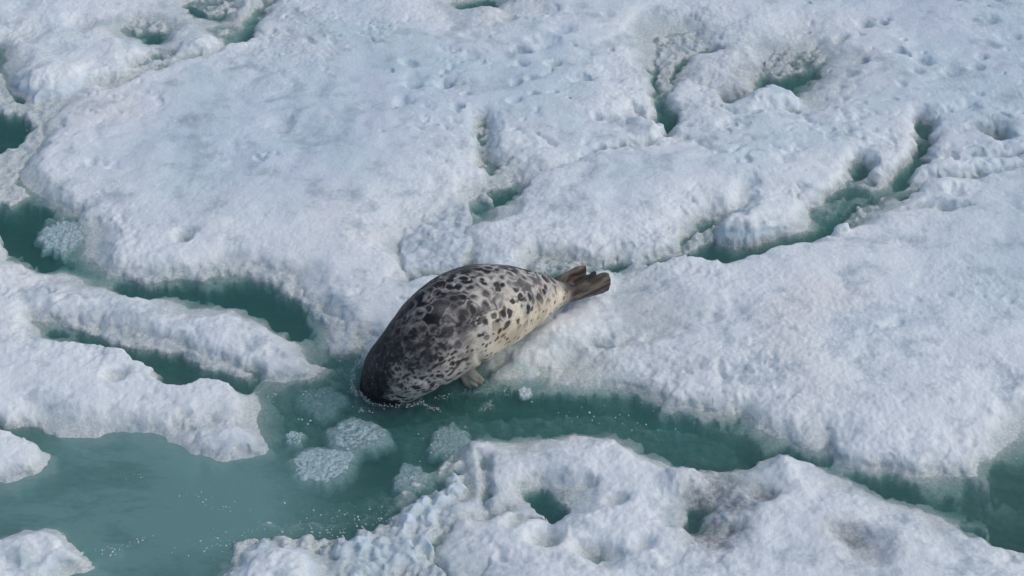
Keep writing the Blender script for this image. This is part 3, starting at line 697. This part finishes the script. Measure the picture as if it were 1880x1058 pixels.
    fx, fy = P(866, 700, .01); dd = np.hypot(tx - fx, ty - fy); ff = sst(.11, .06, dd) * sst(.10, .06, co[:, 2])
    col = mixv(col, np.outer(one, [.19, .185, .17]) * (1 + 1.6 * fbm(tx * 30, ty * 30, 531, 3))[:, None], ff * .8)
    hs = sst(.86, .92, s); col = mixv(col, np.outer(one, [.02, .022, .026]), hs)
    col = np.clip(col, .008, .84)
    at = m2.attributes.new('coat', 'FLOAT_COLOR', 'POINT'); at.data.foreach_set('color', np.hstack([col, np.ones((n, 1))]).astype(np.float32).ravel())
    m2.polygons.foreach_set('use_smooth', np.ones(len(m2.polygons), bool))
    m, t, ns, lk = newmat('seal_coat')
    at_ = node(t, 'ShaderNodeAttribute', attribute_name='coat'); geo = node(t, 'ShaderNodeNewGeometry')
    mp = node(t, 'ShaderNodeMapping'); mp.inputs['Rotation'].default_value = (0, 0, R(-32)); mp.inputs['Scale'].default_value = (1, 4.5, 4.5); lk.new(geo.outputs['Position'], mp.inputs[0])
    fur = noise(t, mp.outputs[0], 70, 4, .65); fur2 = noise(t, geo.outputs['Position'], 160, 3, .6)
    hsv = node(t, 'ShaderNodeHueSaturation'); lk.new(at_.outputs['Color'], hsv.inputs['Color']); lk.new(maprange(t, fur, .25, .75, .72, 1.3, False), hsv.inputs['Value'])
    p = node(t, 'ShaderNodeBsdfPrincipled', i_Roughness=.48); p.inputs['Specular IOR Level'].default_value = .18
    lk.new(hsv.outputs[0], p.inputs['Base Color']); lk.new(maprange(t, fur2, .3, .7, .42, .66, False), p.inputs['Roughness'])
    bp = node(t, 'ShaderNodeBump', i_Strength=.35, i_Distance=.004); lk.new(fur, bp.inputs['Height']); lk.new(bp.outputs[0], p.inputs['Normal'])
    oo = node(t, 'ShaderNodeOutputMaterial'); lk.new(p.outputs[0], oo.inputs[0])
    m2.materials.clear(); m2.materials.append(m)
    m2.name = 'seal'; o = bpy.data.objects.new('seal', m2); COL.objects.link(o)
    tag(o, 'spotted seal sliding head first off the floe into green water, tail flippers on the snow', 'seal')
    return o
seal = build_seal()
# ------------------------------------------------------------------ small ice and splash
def ico(sub=1):
    bm = bmesh.new(); bmesh.ops.create_icosphere(bm, subdivisions=sub, radius=1.0)
    v = np.array([x.co[:] for x in bm.verts]); f = np.array([[q_.index for q_ in p.verts] for p in bm.faces]); bm.free(); return v, f
def blobs(name, items, mat, sub=1, jag=.3, seed=1, squash=.6):
    """many tiny lumps merged into one mesh; items rows x,y,z,r"""
    rs = np.random.RandomState(seed); v0, f0 = ico(sub); n = len(items); it = np.array(items, float)
    J = 1 + jag * (rs.rand(n, len(v0), 1) - .5) * 2; an = rs.rand(n) * 6.28; el = .6 + rs.rand(n) * .9
    v = v0[None] * J * it[:, 3][:, None, None]; v[:, :, 2] *= squash; v[:, :, 0] *= el[:, None]
    x = v[:, :, 0] * np.cos(an)[:, None] - v[:, :, 1] * np.sin(an)[:, None]; y = v[:, :, 0] * np.sin(an)[:, None] + v[:, :, 1] * np.cos(an)[:, None]
    v = np.stack([x, y, v[:, :, 2]], -1) + it[:, None, :3]
    f = (f0[None] + (np.arange(n) * len(v0))[:, None, None]).reshape(-1, 3)
    return mk(name, v.reshape(-1, 3), f, mat)
def make_crumb(name, c, rough):
    m, t, ns, lk = newmat(name); b = node(t, 'ShaderNodeBsdfPrincipled', i_Roughness=rough); b.inputs['Base Color'].default_value = c
    o = node(t, 'ShaderNodeOutputMaterial'); lk.new(b.outputs[0], o.inputs[0]); return m
CRUMB = make_crumb('ice_crumb', (.50, .60, .62, 1), .35); FOAM = make_crumb('foam', (.72, .78, .80, 1), .25); DROP = make_crumb('water_drop', (.62, .72, .74, 1), .08)
rs = np.random.RandomState(9)
items = []
def cluster(x, y, sx, sy, n, rmin=.0015, rmax=.006, rot=0., z=0.0):
    for k in range(int(n * .3 + .5)):
        a, b = rs.randn() * sx, rs.randn() * sy; c_, s_ = math.cos(rot), math.sin(rot)
        wx, wy = P(x + a * c_ - b * s_, y + a * s_ + b * c_)
        r = rmin + (rmax - rmin) * rs.rand() ** 3; items.append((wx, wy, z - r * .1, r))
for c_ in [(480,985,60,12,160,.001,.005,-.2),(540,960,70,10,120,.001,.004,-.1),(620,960,50,14,200),(700,950,50,12,200),(395,925,22,5,70,.0015,.006,.2),(370,905,6,4,16),(262,874,14,3,30,.0015,.005,-.15),
  (232,1000,26,4,110,.0015,.006,-.35),(200,1010,14,5,50),(600,975,30,6,80),(462,938,3,3,5),(512,920,10,3,14),(455,890,4,2,5),(420,1000,30,14,160),(560,775,16,6,20),(580,720,18,4,30),(560,735,40,20,40),(500,730,12,14,30),
  (120,240,30,14,90),(60,330,24,10,60),(40,300,20,10,50),(560,545,20,6,80),(590,575,14,10,60),(640,625,30,12,120),(610,655,40,8,120,.001,.004),(545,535,20,5,40),(700,750,25,4,30),
  (960,720,50,14,60,.001,.004),(900,715,20,10,40,.001,.004),(1000,765,50,10,40,.001,.003),(1140,720,60,10,70,.001,.004),(820,800,26,20,90,.001,.005),(840,840,30,14,80,.001,.005),(750,880,24,16,50,.001,.004),
  (1400,790,30,6,40,.001,.004),(1840,850,20,8,40,.001,.004),(1540,400,20,4,30,.001,.004),(1500,395,24,8,60,.001,.005),(900,360,20,10,50),(860,870,20,12,80),(1100,740,80,12,50,.001,.0025),(1200,780,60,12,40,.001,.0025)]:
    cluster(*c_)
for k in range(420):
    cluster(rs.uniform(0, 860), rs.uniform(690, 1040), 2, 1, 1, .0008, .0026)
tag(blobs('ice_crumbs', items, CRUMB, 1, .35, 3), 'tiny crumbs of ice drifting on the green water', 'ice crumbs', kind='stuff')

def chunk(name, px, py, rx, ry, top, thick, lab, seed, cat='ice chunk', mat=None, grp=None):
    n = 110; k = 46; cx, cy = P(px, py, top); sx = rx / 395.; sy = ry / 395. / SP
    th = np.linspace(0, 2 * math.pi, n, endpoint=False); rr = np.linspace(0, 1, k)[1:]
    out = 1 + .24 * fbm(np.cos(th) * 1.3 + seed, np.sin(th) * 1.3, seed, 3) * 2 + .05 * fbm(np.cos(th) * 6, np.sin(th) * 6 + seed, seed + 1, 3)
    RR, TH = np.meshgrid(rr, th, indexing='ij'); O = np.broadcast_to(out, RR.shape)
    x = np.cos(TH) * RR * O * sx; y = np.sin(TH) * RR * O * sy
    zt = top - .003 - thick * .8 * RR ** 9 + billow(x * 22 + seed, y * 22, seed, 3) * min(.016, sx * .12) * (1 - RR ** 6) + fbm(x * 70, y * 70, seed + 3, 2) * .004
    zb = np.full(RR.shape, top - thick)
    v = [(cx, cy, top)] + list(np.stack([x + cx, y + cy, zt], -1).reshape(-1, 3)); base = len(v)
    v += list(np.stack([(x * .8 + cx)[-1], (y * .8 + cy)[-1], zb[-1]], -1)); v.append((cx, cy, top - thick))
    f = []
    for i in range(k - 2):
        for j in range(n):
            a = 1 + i * n + j; b = 1 + i * n + (j + 1) % n; f.append((a, a + n, b + n, b))
    for j in range(n):
        a = 1 + (k - 2) * n + j; b = 1 + (k - 2) * n + (j + 1) % n; f.append((a, base + j, base + (j + 1) % n, b))
        f.append((0, 1 + j, 1 + (j + 1) % n, 0)); f.append((base + j, base + n, base + (j + 1) % n, base + j))
    me = bpy.data.meshes.new(name); me.from_pydata([tuple(p) for p in v], [], [tuple(dict.fromkeys(q_)) for q_ in f]); me.update()
    me.polygons.foreach_set('use_smooth', np.ones(len(me.polygons), bool)); me.materials.append(mat or WETICE)
    o = bpy.data.objects.new(name, me); COL.objects.link(o); tag(o, lab, cat, grp); return o
G1 = 'ice chunks sunk in the bay'
chunk('ice_chunk', 592, 850, 62, 34, .002, .06, 'larger rounded glassy chunk of sunken ice, second below the seal\'s head', 3, grp=G1)
chunk('ice_chunk', 655, 797, 56, 31, -.001, .06, 'glassy chunk of sunken ice just below the seal\'s submerged head', 8, grp=G1)
chunk('ice_chunk', 541, 803, 20, 15, .002, .05, 'small dim sunken ice chunk, upper left of the rounded glassy chunk', 12, grp=G1)
chunk('ice_chunk', 752, 878, 32, 24, -.002, .05, 'dim sunken ice chunk in open water left of the pitted foreground floe', 16, grp=G1)
chunk('ice_chunk', 822, 810, 38, 32, -.004, .05, 'faint broad sunken ice chunk touching the far left tip of the pitted floe', 21, grp=G1)
chunk('ice_disc', 963, 718, 13, 9, .004, .02, 'tiny pale ice disc floating right of the seal\'s fore flipper', 25, 'ice disc', CRUMB)
chunk('ice_chunk', 590, 735, 46, 26, -.012, .05, 'deep faint sunken ice chunk left of the seal\'s shoulder', 31, grp=G1)
chunk('ice_plate', 112, 432, 48, 40, .002, .04, 'thin fan-shaped sunken ice plate against the left rim of the main floe', 36, 'ice plate')

# splash around the head and fore flipper
it = []
def strand(pts, n, w, r0, r1, zmax):
    A = catmull([p for p in pts], 12)
    for k in range(int(n * 1.3)):
        p = A[rs.randint(len(A))] + rs.randn(2) * w * (.6 + 1.2 * rs.rand()); wx, wy = P(p[0], p[1]); it.append((wx, wy, abs(rs.randn()) * zmax, r0 * .6 + (r1 - r0) * .8 * rs.rand() ** 3))
strand([(672,655),(655,672),(647,695),(648,718),(656,728)], 220, 2.2, .001, .0045, .012)
strand([(662,722),(672,735),(690,744),(720,747),(742,744)], 150, 1.3, .001, .004, .006)
strand([(745,748),(762,744),(775,740),(785,748),(803,752)], 170, 1.5, .001, .0045, .005)
strand([(660,758),(668,755),(684,758)], 50, 1.5, .001, .004, .008)
strand([(800,735),(812,730),(830,728)], 40, 2.5, .001, .004, .004)
strand([(890,700),(897,712),(895,725)], 50, 2.5, .001, .0035, .006)
strand([(880,755),(896,748),(902,735)], 70, 2.5, .001, .0035, .006)
strand([(925,712),(930,726)], 30, 2.5, .001, .0035, .006)
strand([(845,725),(865,724),(885,716)], 60, 2, .001, .0035, .006)
tag(blobs('foam', it, FOAM, 1, .3, 5, .8), 'white foam beads stirred up round the seal\'s head and flipper', 'foam', kind='stuff')
v0, f0 = ico(2)
for k, (x, y, z, r) in enumerate([(1082,758,.03,2.6),(1090,765,.02,1.8),(1087,772,.04,1.6),(1040,764,.05,1.5),(1060,766,.01,1.5),(1025,758,.03,1.3),(1130,767,.05,1.5),(1138,762,.06,1.3),(1154,763,.05,1.5),(1143,778,.03,1.3),
   (1160,790,.02,1.7),(1178,740,.08,1.3),(1186,780,.04,1.9),(1208,790,.03,1.4),(1240,788,.04,1.5),(1110,745,.07,1.1),(1170,777,.05,1.3),(1200,755,.07,1.1),(1068,748,.06,1.2),(1050,775,.01,1.2),(1225,770,.05,1.1),(1100,778,.02,1.0),(1120,790,.02,1.0)]):
    wx, wy = P(x, y, z); rr = r / 560.
    o = mk('water_drop', v0 * np.array([rr, rr * .9, rr * 1.25]), f0, DROP); o.location = (wx, wy, z)
    tag(o, 'bright bead of splashed water above the green channel right of the seal', 'water drop', 'splashed water drops')
